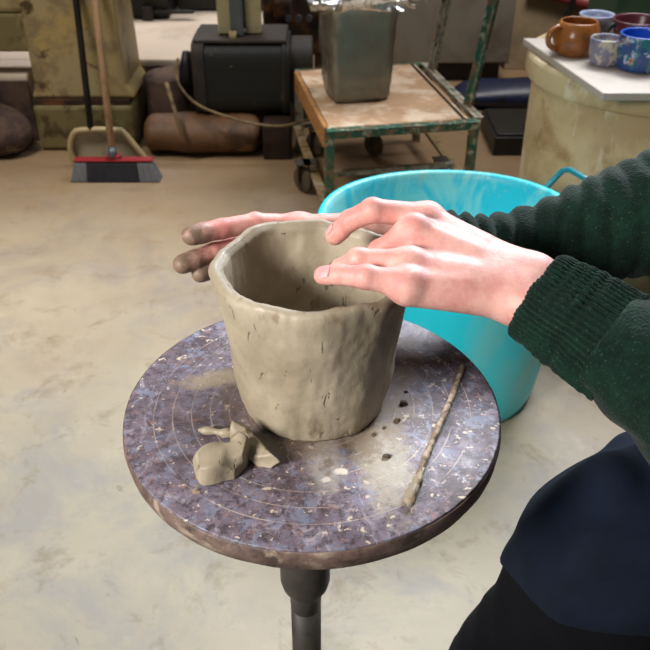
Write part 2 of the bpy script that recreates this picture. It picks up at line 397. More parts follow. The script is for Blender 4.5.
#END_HELPERS
# ================================================================ setting
def struct(name, o): o.name = name; o['kind'] = 'structure'; return o
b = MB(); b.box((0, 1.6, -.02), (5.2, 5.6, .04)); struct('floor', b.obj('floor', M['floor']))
b = MB(); b.box((0, 4.25, 1.3), (5.2, .1, 2.6)); struct('wall_back', b.obj('wall_back', M['wall']))
b = MB(); b.box((-2.65, 1.75, 1.3), (.1, 5.1, 2.6)); struct('wall_left', b.obj('wall_left', M['wall']))
b = MB(); b.box((2.65, 1.75, 1.3), (.1, 5.1, 2.6)); struct('wall_right', b.obj('wall_right', M['wall']))
b = MB(); b.box((-1.3, 3.68, .125), (2.5, 1.04, .25)); o = struct('trim_1', b.obj('trim_1', M['pale'], bev=.01))

b = MB(); b.box((-1.83, 3.06, .125), (1.46, .2, .25)); struct('trim_2', b.obj('trim_2', M['pale'], bev=.01))
b = MB(); b.box((-1.83, 2.955, .115), (1.46, .012, .228)); struct('trim_3', b.obj('trim_3', M['mauve']))
b = MB(); b.box((-.56, 3.152, .115), (1.0, .012, .228)); struct('trim_4', b.obj('trim_4', M['mauve']))
# ================================================================ wheel
DC = Vector((-.0118, .577, .66))
wh = empty('sculpting_stand', (DC.x, DC.y, 0), 'round paint-spattered turntable stand on a dark iron post, holding the clay pot', 'turntable')
Rd = .1738; th = .023
ROOTS_top = DC
def edge_fn(a, i):
    return (.0008*mn.noise(Vector((math.cos(a)*6, math.sin(a)*6, i))), .0006*mn.noise(Vector((math.cos(a)*9, math.sin(a)*9, 5+i))))
b = MB(); b.lathe([(.02, -.0001), (.10, 0), (Rd-.0025, 0), (Rd-.0006, -.001)], DC, 160)
o = b.obj('disc_top', M['disc'], wh, smooth=True)
# object coordinates centred on the disc
b = MB(); b.lathe([(Rd-.0006, -.0012), (Rd, -.003), (Rd+.0006, -.010), (Rd-.001, -th+.002), (Rd-.004, -th), (.02, -th)], DC, 160, edge_fn)
b.obj('disc_rim', M['disc_edge'], wh, smooth=True)
b = MB(); b.lathe([(.024, -th), (.024, -.16), (.0215, -.18), (.0215, -.19), (.0265, -.2), (.0275, -.205), (.0275, -.247), (.0255, -.257), (.021, -.266), (.018, -.275), (.017, -.30)], DC-Vector((.010, 0, 0)), 40)
b.obj('collar', M['iron'], wh, smooth=True)
b = MB(); b.tube([DC+Vector((-.010, 0, -.29)), (DC.x-.010, DC.y, .12)], .0172, 32); b.obj('post', M['iron'], wh, smooth=True)
b = MB(); b.lathe([(.0, .13), (.03, .13), (.032, .09), (.03, .05), (0.0, .05)], (DC.x-.010, DC.y, 0), 32); b.obj('hub', M['iron'], wh, smooth=True)
for k in range(3):
    a = R(90+120*k); c = Vector((DC.x-.010, DC.y, 0)); d = Vector((math.cos(a), math.sin(a), 0))
    b = MB(); b.tube([c+Vector((0, 0, .09)), c+d*.1+Vector((0, 0, .07)), c+d*.2+Vector((0, 0, .015))], [.015, .013, .012], 16); b.obj('foot', M['iron'], wh, smooth=True)

# ---- clay pot
PC = Vector((-.010, .591, DC.z))
H = .134
def potshift(z): t = z/H; return Vector((-.003*t, .004*t, 0))
prof = []
N = 40
for i in range(N+1):                                   # outside, foot to rim
    t = i/N; r = .0655+.0225*(t**.85)+.0012*math.sin(t*9)
    prof.append((r, t*H, 'o', t))
for k in range(1, 8):                                  # rounded rim
    a = math.pi*k/8; prof.append((.088-.0045+.0045*math.cos(a), H+.0042*math.sin(a), 'r', 1))
for i in range(N+1):
    t = 1-i/N; prof.append((.0570+.0220*(t**.85), max(.012, t*H), 'i', t))
prof = [(.0, 0, 'b', 0), (.03, 0, 'b', 0), (.062, 0, 'b', 0)]+prof+[(.03, .012, 'c', 0), (0.002, .012, 'c', 0)]
bm = bmesh.new(); S = 200; rings = []
for (r, z, tg, t) in prof:
    ring = []
    for k in range(S):
        a = 2*math.pi*k/S; ca, sa = math.cos(a), math.sin(a)
        q = Vector((ca*1.2, sa*1.2, 0))
        lump = .0034*mn.noise(q*1.6+Vector((0, 0, z*14)))*(.4+.6*t)+.0014*mn.noise(q*4+Vector((0, 0, z*30)))+.0007*mn.noise(q*12+Vector((3, 0, z*110)))
        if tg in 'ir': lump += .0013*mn.noise(q*3+Vector((7, 0, z*30)))
        thick = 0
        # squarer, wider rim to the left and rear-left, as pinched
        sq = .0015*t**3*max(0, math.cos(a-R(150)))-.0055*t**2*max(0, math.cos(a-R(195)))+.002*t**2*max(0, math.cos(a))-.009*t**3*max(0, -math.sin(a))
        # outward rolled lip at the front
        lip = (.0028*math.exp(-((z-H)/.014)**2)*(1+.6*mn.noise(q*3+Vector((1, 2, 3)))) if tg in 'or' else 0)
        dz = t**4*(.0045*mn.noise(q*1.5+Vector((4, 4, 0)))+.0020*mn.noise(q*3.6+Vector((8, 0, 2)))+.0006*mn.noise(q*9+Vector((8, 0, 2)))+.0035*max(0, -math.sin(a))+.0015*max(0, math.sin(a))-.001)
        if tg in 'bc': lump *= 0
        rr = r+lump+sq+lip; v = PC+potshift(z)+Vector((rr*ca, rr*sa, z+dz+(.0002 if tg == 'b' else 0)))
        ring.append(bm.verts.new(v))
    rings.append(ring)
for a_, b_ in zip(rings, rings[1:]):
    for k in range(S): bm.faces.new((a_[k], a_[(k+1) % S], b_[(k+1) % S], b_[k]))
bmesh.ops.remove_doubles(bm, verts=bm.verts, dist=.00001)
bmesh.ops.recalc_face_normals(bm, faces=bm.faces)
me = bpy.data.meshes.new('pot'); bm.to_mesh(me); bm.free()
o = link('clay_pot', me, M['clay'], None, PC)
tag(o, 'unfired grey clay pot with an uneven pinched rim, in the middle of the turntable', 'pot')

# ---- scraps of clay
def lump(name, lo, hi, fn, vox, mat, loc, label, cat, group=None):
    p, f = mesh_sdf(fn, lo, hi, vox); me = to_mesh(name, [(p, f)])
    o = link(name, me, mat, None, loc); return tag(o, label, cat, group)
T = DC.z
def chunk(P, c, rx, ry, rz, seed, n=11, rot=0):
    rs = np.random.RandomState(seed); ca, sa = math.cos(rot), math.sin(rot)
    x = ((P[0]-c[0])*ca+(P[1]-c[1])*sa)/rx; y = (-(P[0]-c[0])*sa+(P[1]-c[1])*ca)/ry; z = (P[2]-c[2])/rz
    d = np.sqrt(x*x+y*y+z*z)-1.12
    for i in range(n):
        v = rs.randn(3); v /= np.linalg.norm(v); v[2] = abs(v[2])*.9+.05 if i % 2 else v[2]; v /= np.linalg.norm(v)
        d = -smin(-d, -(x*v[0]+y*v[1]+z*v[2]-.62-.22*rs.rand()), .07)
    return d*min(rx, ry, rz)
a1 = atz(219, 461, T+.010)
def f1(P):
    d = chunk(P, (a1.x+.001, a1.y-.001, T+.008), .021, .021, .021, 5, 12, .3)
    d = smin(d, chunk(P, (a1.x+.015, a1.y+.009, T+.013), .013, .011, .014, 8, 9), .004)
    return np.maximum(d+wob(P, 120, 3, .0015), T+.0002-P[2])
lump('clay_scrap', (a1.x-.05, a1.y-.04, T-.004), (a1.x+.05, a1.y+.04, T+.04), f1, .0008, M['clay'], (a1.x, a1.y, T), 'larger blocky scrap of grey clay left of the pot foot', 'clay scrap', )
a2 = atz(252, 446, T+.008)
def f2(P):
    d = chunk(P, (a2.x+.002, a2.y-.003, T+.006), .027, .011, .012, 21, 10, -.75)
    d = smin(d, chunk(P, (a2.x-.013, a2.y+.010, T+.012), .010, .009, .015, 33, 9, .4), .004)
    return np.maximum(d+wob(P, 130, 5, .0011), T+.0002-P[2])
lump('clay_scrap', (a2.x-.04, a2.y-.04, T-.004), (a2.x+.04, a2.y+.04, T+.035), f2, .0008, M['clay'], (a2.x, a2.y, T), 'smaller wedge-shaped scrap of clay between the blocky scrap and the pot', 'clay scrap')
a3 = atz(215, 433, T+.003)
def f3(P):
    c = a3
    d = seg_d(P, (c.x-.014, c.y+.004, T+.003), (c.x+.014, c.y-.002, T+.004), .0032, .004)
    return np.maximum(d+wob(P, 170, 8, .0012), T+.0002-P[2])
lump('clay_scrap', (a3.x-.03, a3.y-.03, T-.004), (a3.x+.03, a3.y+.03, T+.02), f3, .0008, M['clay'], (a3.x, a3.y, T), 'thin curled sliver of clay lying behind the blocky scrap', 'clay scrap')
crumbs = [(404, 404, .0030, 'dark clay crumb right of the pot, farthest back of the loose crumbs'), (397, 421, .0023, 'dark clay crumb just in front of the farthest one right of the pot'),
          (387, 457, .0027, 'oblong clay crumb in front of the pot, by the pale smear'), (406, 392, .0014, 'tiny speck of clay behind the dark crumbs right of the pot'),
          (374, 435, .0016, 'tiny brown crumb close to the front right of the pot foot'), (384, 428, .0013, 'speck of clay beside the tiny brown crumb near the pot foot')]
for k, (px, py, r, lb) in enumerate(crumbs):
    c = atz(px, py, T)
    bm = bmesh.new(); bmesh.ops.create_icosphere(bm, subdivisions=3, radius=r)
    for v in bm.verts:
        v.co += v.co.normalized()*r*.45*mn.noise(v.co/r*1.2+Vector((k*5, 0, 0))); v.co.z = v.co.z*.7; v.co.x *= 1.3
        v.co.z = max(v.co.z, -r*.4)
    zz = min(v.co.z for v in bm.verts)
    me = bpy.data.meshes.new('crumb'); bm.to_mesh(me); bm.free(); me.transform(Matrix.Translation((c.x, c.y, T-zz+.0001)))
    tag(link('clay_crumb', me, M['clay_dark'], None, (c.x, c.y, T)), lb, 'clay crumb', 'loose crumbs of clay on the turntable')

# ---- clay-caked modelling stick
s0 = atz(461, 370, T+.004); s1 = atz(410, 502, T+.004)
st = empty('modelling_stick', (s1.x, s1.y, T), 'thin wooden modelling stick caked with clay, lying on the right of the turntable', 'modelling tool')
pts = []; rad = []
for i in range(25):
    t = i/24; p = s0.lerp(s1, t); p.z = T+.0042; p += Vector((.0012*math.sin(t*7), 0, 0)); pts.append(p); rad.append(.0030+.0003*math.sin(t*40))
b = MB(); b.tube(pts, rad, 12); b.obj('shaft', mottled('clay_caked_wood', [srgb(128, 108, 84), (srgb(178, 158, 136), 60, .5, .6), (srgb(80, 60, 44), 90, .56, .64)], rough=.7, bump=200), st, smooth=True)
def fa(P):
    d = seg_d(P, s0.lerp(s1, -.01)+Vector((0, 0, .0004)), s0.lerp(s1, .12)+Vector((0, 0, .0004)), .0042, .0028)
    return np.maximum(d+wob(P, 600, 4, .0008), T+.0002-P[2])
def fb(P):
    d = seg_d(P, s0.lerp(s1, .78)+Vector((0, 0, .0004)), s0.lerp(s1, .98)+Vector((-.001, 0, 0)), .0030, .0052)
    return np.maximum(d+wob(P, 220, 6, .0012), T+.0002-P[2])
for nm, f_, c in (('clay_tip', fa, s0), ('clay_clot', fb, s1)):
    p, f = mesh_sdf(f_, (c.x-.04, c.y-.04, T-.003), (c.x+.04, c.y+.05, T+.014), .0008)
    link(nm, to_mesh(nm, [(p, f)]), M['clay'] if nm == 'clay_clot' else M['clay_dark'], st)

# ================================================================ tub
TC = Vector((.262, 1.48, 0)); Rt = .272; Ht = .40
tb = empty('rubber_tub', (TC.x, TC.y, 0), 'large turquoise flexible tub standing on the floor behind the turntable', 'tub')
prof = [(0, 0), (.20, 0), (.212, .006), (.217, .02)]
for i in range(1, 13): t = i/12; prof.append((.217+(Rt-.012-.217)*t, .02+(Ht-.03-.02)*t))
prof += [(Rt-.004, Ht-.028), (Rt, Ht-.022), (Rt+.001, Ht-.006), (Rt-.003, Ht), (Rt-.010, Ht+.001), (Rt-.016, Ht-.004)]
no = len(prof)
for i in range(12): t = 1-i/11; prof.append((.210+(Rt-.018-.210)*t, .016+(Ht-.02-.016)*t))
prof += [(.19, .011), (0, .011)]
mats = [0]*(no-2)+[1]*(len(prof)-no+2)
def tubfn(a, i):
    z = prof[i][1]; t = (z/Ht)**2
    return (t*(.006*math.cos(2*a+.6)+.003*math.sin(3*a)), t*(.004*math.sin(2*a+1)))
b = MB(); b.lathe(prof, TC, 96, tubfn, mats)
b.obj('tub_shell', [M['tub'], M['tub_in']], tb, smooth=True)
for a in (R(24), R(204)):
    d = Vector((math.cos(a), math.sin(a), 0)); s_ = Vector((-math.sin(a), math.cos(a), 0)); e = TC+d*(Rt-.004)+Vector((0, 0, Ht-.012))
    pts = [e-s_*.06, e-s_*.058+d*.015+Vector((0, 0, .012)), e-s_*.045+d*.036+Vector((0, 0, .048)), e-s_*.03+d*.042+Vector((0, 0, .055)), e+s_*.03+d*.042+Vector((0, 0, .055)), e+s_*.045+d*.036+Vector((0, 0, .048)), e+s_*.058+d*.015+Vector((0, 0, .012)), e+s_*.06]
    b = MB(); b.tube(pts, .0065, 12); b.obj('handle', M['tub_handle'], tb, smooth=True)

# ================================================================ trolley
ZT = .30
FL = Vector((.0, 2.35, 0)); ex = Vector((.982, .185, 0)).normalized(); ey = Vector((-.185, .982, 0)).normalized()
W, D = .470, .585
FL = atz(326, 128, ZT); FL.z = 0
tr = empty('platform_trolley', FL, 'low trolley with chipped green steel frame and a dusty wooden top, behind the turquoise tub', 'trolley')
def TP(u, v, z): return FL+ex*u+ey*v+Vector((0, 0, z))
rot = Matrix((ex, ey, Vector((0, 0, 1)))).transposed()
b = MB(); b.box(TP(W/2-.012, D/2, ZT-.012), (W-.035, D-.01, .022), rot); b.obj('wooden_top', M['wood'], tr, bev=.003)
b = MB(); b.box(TP(.004, D/2, ZT-.034), (.02, D-.02, .066), rot); b.obj('side_board', M['wood_side'], tr, bev=.003)
def angle(a, b_, nm='frame_rail', mat='green_paint', w=.03):
    m = MB(); a = Vector(a); b_ = Vector(b_)
    m.bar(a, b_, .005, w); m.bar(a+Vector((0, 0, w/2-.0025)), b_+Vector((0, 0, w/2-.0025)), w, .005)
    return m.obj(nm, M[mat], tr, bev=.001)
angle(TP(0, -.008, ZT-.018), TP(W, -.008, ZT-.018)); angle(TP(0, D+.008, ZT-.018), TP(W, D+.008, ZT-.018))
angle(TP(W+.004, 0, ZT-.012), TP(W+.004, D, ZT-.012), mat='old_paint', w=.028); angle(TP(W-.045, .0, ZT-.006), TP(W-.045, D, ZT-.006), mat='dark_wood', w=.012)
for u, v, mt in ((.012, .002, 'green_paint'), (W-.006, .002, 'green_paint'), (.012, D-.002, 'old_paint'), (W-.006, D-.002, 'old_paint')):
    m = MB(); m.box(TP(u, v, (ZT-.02)/2+.0), (.026, .005, ZT-.022), rot); m.box(TP(u-.0105, v+.0105, (ZT-.02)/2), (.005, .026, ZT-.022), rot)
    m.obj('leg', M[mt], tr, bev=.001)
for u in (.0, W-.008):
    angle(TP(u, .01, .045 if u < .1 else .07), TP(u, D-.01, .085 if u < .1 else .09), 'side_rail', 'beige_paint', .03)
angle(TP(.02, .12, .10), TP(W-.02, .12, .10), 'cross_rail', 'old_paint', .02)
angle(TP(.02, D-.01, .10), TP(W-.02, D-.01, .10), 'cross_rail', 'old_paint', .02)
# push handle at the right end, leaning outwards
for v0, px0, py0, px1, py1 in ((.49, 434, 82, 449, 0), (.10, 470, 112, 497, 0)):
    p0 = TP(W+.004, v0, ZT-.01); p0.x = p0.x
    q0 = p0+Vector((0, 0, 0)); d = Vector((.05, .02, .33))
    m = MB(); m.bar(p0, p0+d*1.9, .005, .034, up=(0, 1, 0)); m.bar(p0+Vector((0, .015, 0)), p0+Vector((0, .015, 0))+d*1.9, .034, .005, up=(0, 1, 0))
    m.obj('handle_post', M['old_paint'] if v0 > .3 else M['green_paint'], tr, bev=.001)
p0 = TP(W+.004, .49, ZT-.01)+Vector((.05, .02, .33))*1.9; p1 = TP(W+.004, .10, ZT-.01)+Vector((.05, .02, .33))*1.9
m = MB(); m.tube([p0, p1], .014, 16); m.obj('handle_bar', M['old_paint'], tr, smooth=True)
for u, v in ((-.035, .22), (W-.20, D-.10), (.06, D-.06), (W-.05, .16)):
    c = TP(u, v, .045); m = MB()
    m.lathe([(.0, -.011), (.035, -.011), (.043, -.008), (.045, 0), (.043, .008), (.035, .011), (0, .011)], (0, 0, 0), 32)
    me = m.mesh('w'); me.transform(Matrix.Translation(c) @ rot.to_4x4() @ Matrix.Rotation(R(50), 4, 'Z') @ Matrix.Rotation(R(90), 4, 'Y') @ Matrix.Rotation(R(20), 4, 'X'))
    wl = link('wheel', me, M['wheel_rubber'], tr, smooth=True); bevel(wl, .001)
    m = MB(); m.box(TP(u+.018, v, .07), (.004, .03, .07), rot); m.box(TP(u-.018, v, .07), (.004, .03, .07), rot); m.box(TP(u, v, .105), (.05, .05, .004), rot)
    m.bar(TP(u-.02, v, .045), TP(u+.02, v, .045), .01, .01)
    m.bar(TP(u, v, .105), TP(max(u, .01), v, .105), .05, .004)
    m.obj('caster_bracket', M['iron'], tr)

# ---- bag of clay on the trolley
bc = atz(356, 95, ZT); 
cb = empty('bag_of_clay', (bc.x, bc.y, ZT), 'tall grey block of clay in a clear plastic bag, standing on the trolley', 'bag of clay')
def bagprof(w, d, z, r, n=40):
    out = []
    for k in range(n):
        a = 2*math.pi*k/n; c_, s_ = math.cos(a), math.sin(a); e = .28
        out.append((math.copysign(abs(c_)**e, c_)*w/2, math.copysign(abs(s_)**e, s_)*d/2, z))
    return out
def loft(rings, mat, nm, cap0=True, cap1=True):
    bm = bmesh.new(); vr = [[bm.verts.new(p) for p in r] for r in rings]; n = len(vr[0])
    for a, b_ in zip(vr, vr[1:]):
        for k in range(n): bm.faces.new((a[k], a[(k+1) % n], b_[(k+1) % n], b_[k]))
    if cap0: bm.faces.new(vr[0][::-1])
    if cap1: bm.faces.new(vr[-1])
    bmesh.ops.recalc_face_normals(bm, faces=bm.faces)
    me = bpy.data.meshes.new(nm); bm.to_mesh(me); bm.free(); return me
ra = R(14)
def bagring(w, d, z, amp, sd, zamp=0, n=64):
    out = []
    for (x, y, zz) in bagprof(w, d, z, 0, n):
        nz = mn.noise(Vector((x*34+sd, y*34, z*24)))*amp; k = 1+nz/.08
        x, y = x*k, y*k
        out.append(Vector((bc.x+x*math.cos(ra)-y*math.sin(ra), bc.y+x*math.sin(ra)+y*math.cos(ra), ZT+zz+zamp*mn.noise(Vector((x*40, y*40, sd))))))
    return out
rg = []
for i in range(30):
    t = i/29; z = .001+t*.30; w = .182+.022*min(1, t*1.6)**.8; d = .15+.03*t; rr = 1-.1*max(0, 1-i/2)
    rg.append(bagring(w*rr, d*rr, z, .003, 1))
link('clay_block', loft(rg, None, 'cb'), M['block_clay'], cb)
rg = []
for i in range(34):
    t = i/33; z = .0006+t*.315; w = .190+.024*min(1, t*1.6)**.8; d = .158+.032*t; rr = 1-.06*max(0, 1-i/2)
    rg.append(bagring(w*rr, d*rr, z, .006, 1))
link('plastic_bag', loft(rg, None, 'pb', True, False), M['plastic'], cb)
rg = []
for i in range(9):
    t = i/8; w = .25+.05*math.sin(t*3)+.03*t
    rg.append(bagring(w, w*.85, .285+.012*math.sin(t*3.1)+.035*t, .03, 5+i*.3, .022, 128))
link('gathered_plastic', loft(rg, None, 'gp', False, False), M['plastic'], cb)

# ================================================================ cream bin with board and pots
BC = Vector((.865, 2.12, 0)); HB = .555; RB = .33
bn = empty('plastic_barrel', BC, 'large cream plastic barrel on the floor at the right, carrying a white board', 'barrel')
prof = [(0, 0), (RB-.04, 0), (RB-.03, .01), (RB-.026, .1), (RB-.022, .47), (RB-.02, .49), (RB-.004, .495), (RB, .505), (RB, .545), (RB-.006, HB), (RB-.018, HB), (RB-.026, .545), (RB-.032, .47), (RB-.04, .05), (0, .04)]
b = MB(); b.lathe(prof, BC, 96); o = b.obj('barrel_shell', M['bin'], bn, smooth=True); bevel(o, .002)
# scuffed brown clay residue inside
ZB = HB+.001; tB = .018
A = atz(523, 38, ZB+tB); Bq = atz(603, 93, ZB+tB); Cq = atz(720, 93, ZB+tB)
e1 = (A-Bq); e2 = Vector((1, -.0, 0))
cor = [Bq, Bq+Vector((.75, .0, 0)), A+Vector((.75, .0, 0)), A]
bm = bmesh.new(); lo = [bm.verts.new((p.x, p.y, ZB)) for p in cor]; hi = [bm.verts.new((p.x, p.y, ZB+tB)) for p in cor]
bm.faces.new(lo[::-1]); bm.faces.new(hi)
for k in range(4): bm.faces.new((lo[k], lo[(k+1) % 4], hi[(k+1) % 4], hi[k]))
bmesh.ops.recalc_face_normals(bm, faces=bm.faces); me = bpy.data.meshes.new('brd'); bm.to_mesh(me); bm.free()
o = link('board', me, M['board'], None, (Bq.x, Bq.y, ZB), smooth=False); bevel(o, .003)
tag(o, 'flat white board laid across the top of the cream barrel', 'board')
ZM = ZB+tB
def mug(name, px, py, r, h, prof_fn, mat, matin, label, cat, hand=None, hm=None):
    c = atz(px, py, ZM); ro = empty(name, (c.x, c.y, ZM), label, cat, 'glazed pots on the white board')
    pr = [(0, .0005), (r*prof_fn(0)*.92, .0005), (r*prof_fn(0), .004)]
    for i in range(1, 15): t = i/14; pr.append((r*prof_fn(t), .004+(h-.004)*t))
    n0 = len(pr); pr += [(r*prof_fn(1)-.002, h+.0015)]
    for i in range(15): t = 1-i/14; pr.append((max(.004, r*prof_fn(t)-.005), .007+(h-.007)*t))
    pr.append((0, .007))
    m = MB(); m.lathe(pr, c, 40, None, [0]*(n0-1)+[1]*(len(pr)-n0)); m.obj('cup_body', [mat, matin], ro, smooth=True)
    if hand is not None:
        a = R(hand); d = Vector((math.cos(a), math.sin(a), 0)); pts = []
        for k in range(13):
            t = k/12; ang = -math.pi/2+math.pi*t
            pts.append(c+d*(r*prof_fn(.5)*.92+math.cos(ang)*h*.38)+Vector((0, 0, h*.55+math.sin(ang)*h*.34)))
        m = MB(); m.tube(pts, [.0085]*13, 12, True, .8); m.obj('handle', hm or mat, ro, smooth=True)
    return ro
bulge = lambda t: .74+.26*math.sin(math.pi*(t*.8+.12))
mug('brown_mug', 574, 53, .058, .078, lambda t: .72+.30*math.sin(math.pi*(t*.75+.15))-.02*t, M['brown_glaze'], M['brown_glaze'], 'round brown glazed mug with its handle to the left, leftmost pot on the board', 'mug', 200)
mug('flared_cup', 592, 44, .045, .075, lambda t: .72+.28*t**2, M['pale_blue'], M['pale_blue'], 'pale blue flared cup behind the round brown mug', 'cup')
mug('small_cup', 603, 64, .040, .062, lambda t: .85+.12*math.sin(math.pi*t*.9)+.1*t**3, M['lilac'], M['lilac'], 'small lilac and cream cup between the brown mug and the blue mug', 'cup')
mug('blue_mug', 638, 68, .058, .080, lambda t: .92+.06*math.sin(math.pi*t*.7), M['blue_glaze'], M['mug_inside'], 'cobalt blue mug with green and white mottling at the right edge of the board', 'mug')
mug('maroon_bowl', 632, 52, .062, .08, lambda t: .7+.32*t, M['dark_red'], M['dark_red'], 'maroon bowl behind the cobalt blue mug', 'bowl', 185, M['black'])

# ================================================================ machine column at the left
mc = empty('machine_column', (-.86, 2.95, 0), 'worn olive-yellow machine column on a rust-stained plinth, behind the broom', 'machine')
b = MB(); b.box((-.883, 3.0, .0875), (.36, .31, .165), None); b.obj('plinth', M['olive_dirty'], mc, bev=.012)
b = MB(); b.box((-.883, 3.0, .18), (.345, .285, .02)); b.obj('grimy_seam', M['rust'], mc)
b = MB(); b.prism([(-1.065, .19), (-.69, .19), (-.70, .215), (-.715, .24), (-.72, .5), (-.74, 1.5), (-1.03, 1.5), (-1.045, .5), (-1.05, .24)], 1, 2.87, 3.14); b.obj('column', M['olive'], mc, bev=.012)
b = MB(); b.box((-1.36, 3.04, .60), (.62, .20, .26)); b.obj('cross_beam', M['olive'], mc, bev=.02)
b = MB(); b.box((-1.34, 3.03, .405), (.62, .2, .13)); b.obj('recessed_panel', M['olive_dirty'], mc, bev=.008)
b = MB(); b.box((-1.42, 2.99, .46), (.46, .22, .02)); b.obj('trim_strip', M['olive_dirty'], mc, bev=.004)
# dark lump left of the plinth
c = atz(12, 106, .0)
def fd(P):
    d = ell_d(P, (-1.24, 2.83, .08), (.15, .11, .10)); return np.maximum(d+wob(P, 16, 2, .012), .001-P[2])
lump('dark_sack', (-1.5, 2.66, -.02), (-1.03, 3.0, .28), fd, .008, M['mauve'], (-1.24, 2.83, 0), 'slumped dark brown sack on the floor left of the olive machine plinth', 'sack')

# ---- motor group
mo = empty('electric_motor', (-.27, 2.9, .17), 'big dark green-black motor housing resting on the brown log', 'motor')
def octp(cy, cz, ry, rz, e=.55, n=40):
    out = []
    for k in range(n):
        a = 2*math.pi*(k+.5)/n; c_, s_ = math.cos(a), math.sin(a)
        out.append((cy+math.copysign(abs(c_)**e, c_)*ry, cz+math.copysign(abs(s_)**e, s_)*rz))
    return out
b = MB(); b.prism(octp(2.98, 0.258, .135, .128, .4), 0, -.430, -.125); b.obj('housing', M['motor'], mo, bev=.006, smooth=False)
b = MB(); b.prism(octp(2.98, 0.261, .142, .134, .38), 0, -.470, -.425); b.obj('end_flange', M['motor_top'], mo, bev=.005)
b = MB(); b.prism(octp(2.99, 0.261, .112, .108, .45), 0, -.135, -.045); b.obj('rear_cover', M['motor_top'], mo, bev=.006)
b = MB(); b.prism(octp(2.98, 0.259, .139, .132, .4), 0, -.152, -.140); b.obj('clamp_band', M['motor_top'], mo, bev=.002)
b = MB(); b.box((-.30, 2.985, .391), (.33, .23, .014)); b.obj('terminal_cover', M['motor_top'], mo, bev=.006)
b = MB(); b.tube([(-.512, 2.96, .19), (-.505, 2.94, .28), (-.50, 2.94, .34)], [.03, .028, .014], 16); b.tube([(-.51, 2.95, .26), (-.465, 2.95, .26)], .02, 12); b.obj('cable_gland', M['black'], mo, smooth=True)
pts = [aty(178, 58, 2.8), aty(176, 75, 2.78), aty(184, 92, 2.75), aty(200, 106, 2.735), aty(225, 116, 2.725), aty(255, 124, 2.715), aty(280, 126, 2.72), aty(300, 122, 2.75), aty(330, 112, 2.8)]
def smoothpts(p, n=6):
    out = []
    for i in range(len(p)-1):
        p0 = p[max(i-1, 0)]; p1 = p[i]; p2 = p[i+1]; p3 = p[min(i+2, len(p)-1)]
        for k in range(n):
            t = k/n; out.append(.5*((2*p1)+(-p0+p2)*t+(2*p0-5*p1+4*p2-p3)*t*t+(-p0+3*p1-3*p2+p3)*t**3))
    return out+[p[-1]]
b = MB(); b.tube(smoothpts(pts), .005, 10); b.obj('power_cable', M['cable'], mo, smooth=True)
def fl(P):
    r = np.sqrt(((P[1]-2.85)/1.3)**2+(P[2]-.069)**2)-.069; d = np.maximum(r, np.abs(P[0]+.455)-.21)
    d = -smin(-r, -(np.abs(P[0]+.45)-.215), .05)
    return np.maximum(d+wob(P, 14, 12, .006), .0005-P[2])
lump('log', (-.72, 2.66, -.02), (-.2, 3.05, .22), fl, .006, M['log'], (-.45, 2.82, 0), 'rust-brown log lying on the floor under the dark motor', 'log')
b = MB(); b.box((-.175, 2.86, .064), (.10, .2, .127)); tag(b.obj('wooden_block', M['dark_wood'], None, (-.16, 2.84, 0), bev=.006), 'dark stained wooden block between the brown log and the trolley', 'block')
p0 = aty(182, 135, 2.71); p1 = aty(170, 95, 2.80)
b = MB(); b.tube([p1+(p1-p0)*.3, p1, p0, ], [.008, .008, .007], 10); tag(b.obj('short_rod', M['cable'], None, p0, smooth=True), 'short dusty rod leaning on the brown log', 'rod')
b = MB(); b.lathe([(0, 0), (.085, 0), (.09, .02), (.09, .22), (.085, .23), (0, .23)], (-.60, 3.035, .0), 32); me = b.mesh('d'); warp(me, .008, 20)
tag(link('dusty_drum', me, M['mauve'], None, (-.60, 3.0, 0)), 'dusty mauve-brown drum between the olive column and the dark motor', 'drum')
ps = empty('machine_post', (-.31, 2.96, .41), 'cream painted machine post with a blue-grey bar, standing on top of the dark motor', 'post')
b = MB(); b.box((-.352, 2.965, .79), (.055, .06, .78)); b.box((-.255, 2.965, .79), (.055, .05, .78)); b.box((-.305, 2.985, .80), (.05, .02, .78)); b.obj('upright', M['cream_post'], ps, bev=.006)
b = MB(); b.box((-.310, 2.925, .80), (.045, .03, .80)); b.obj('slide_bar', M['bluegrey'], ps, bev=.004)
b = MB(); b.tube([(-.325, 2.905, .42), (-.325, 2.895, .375)], [.016, .008], 16); b.obj('spigot', M['beige_paint'], ps, smooth=True)
b = MB(); b.box((-.86, 3.96, .42), (.30, .3, .34)); b.box((-.80, 3.80, .28), (.05, .08, .06)); b.box((-.70, 3.79, .285), (.22, .03, .015)); b.box((-.97, 3.74, .31), (.10, .16, .12))
tag(b.obj('black_machine', M['black'], None, (-.86, 3.96, .25), bev=.01), 'black machine base on the pale ledge behind the olive column', 'machine')
b = MB(); b.box((-.46, 4.07, .42), (.46, .24, .33)); tag(b.obj('dark_cabinet', M['black'], None, (-.46, 4.07, .25), bev=.01), 'dark cabinet at the back, left of the cream machine post', 'cabinet')
rb = empty('rusty_gearbox', (-.1, 3.3, .25), 'rusty gearbox with hose behind the right end of the dark motor', 'gearbox')
b = MB(); b.box((-.11, 3.34, .38), (.26, .26, .26)); b.box((-.16, 3.2, .43), (.07, .05, .07)); b.obj('casing', M['rust'], rb, bev=.012)
for x in (-.14, -.10, -.06):
    b = MB(); b.tube([(x, 3.19, .40), (x, 3.165, .40)], .012, 8); b.obj('bolt', M['bluegrey'], rb)
b = MB(); b.tube(smoothpts([Vector((.04, 3.3, .50)), Vector((.01, 3.15, .46)), Vector((-.01, 3.06, .36)), Vector((.0, 3.04, .22))]), .012, 10); b.obj('hose', M['cable'], rb, smooth=True)

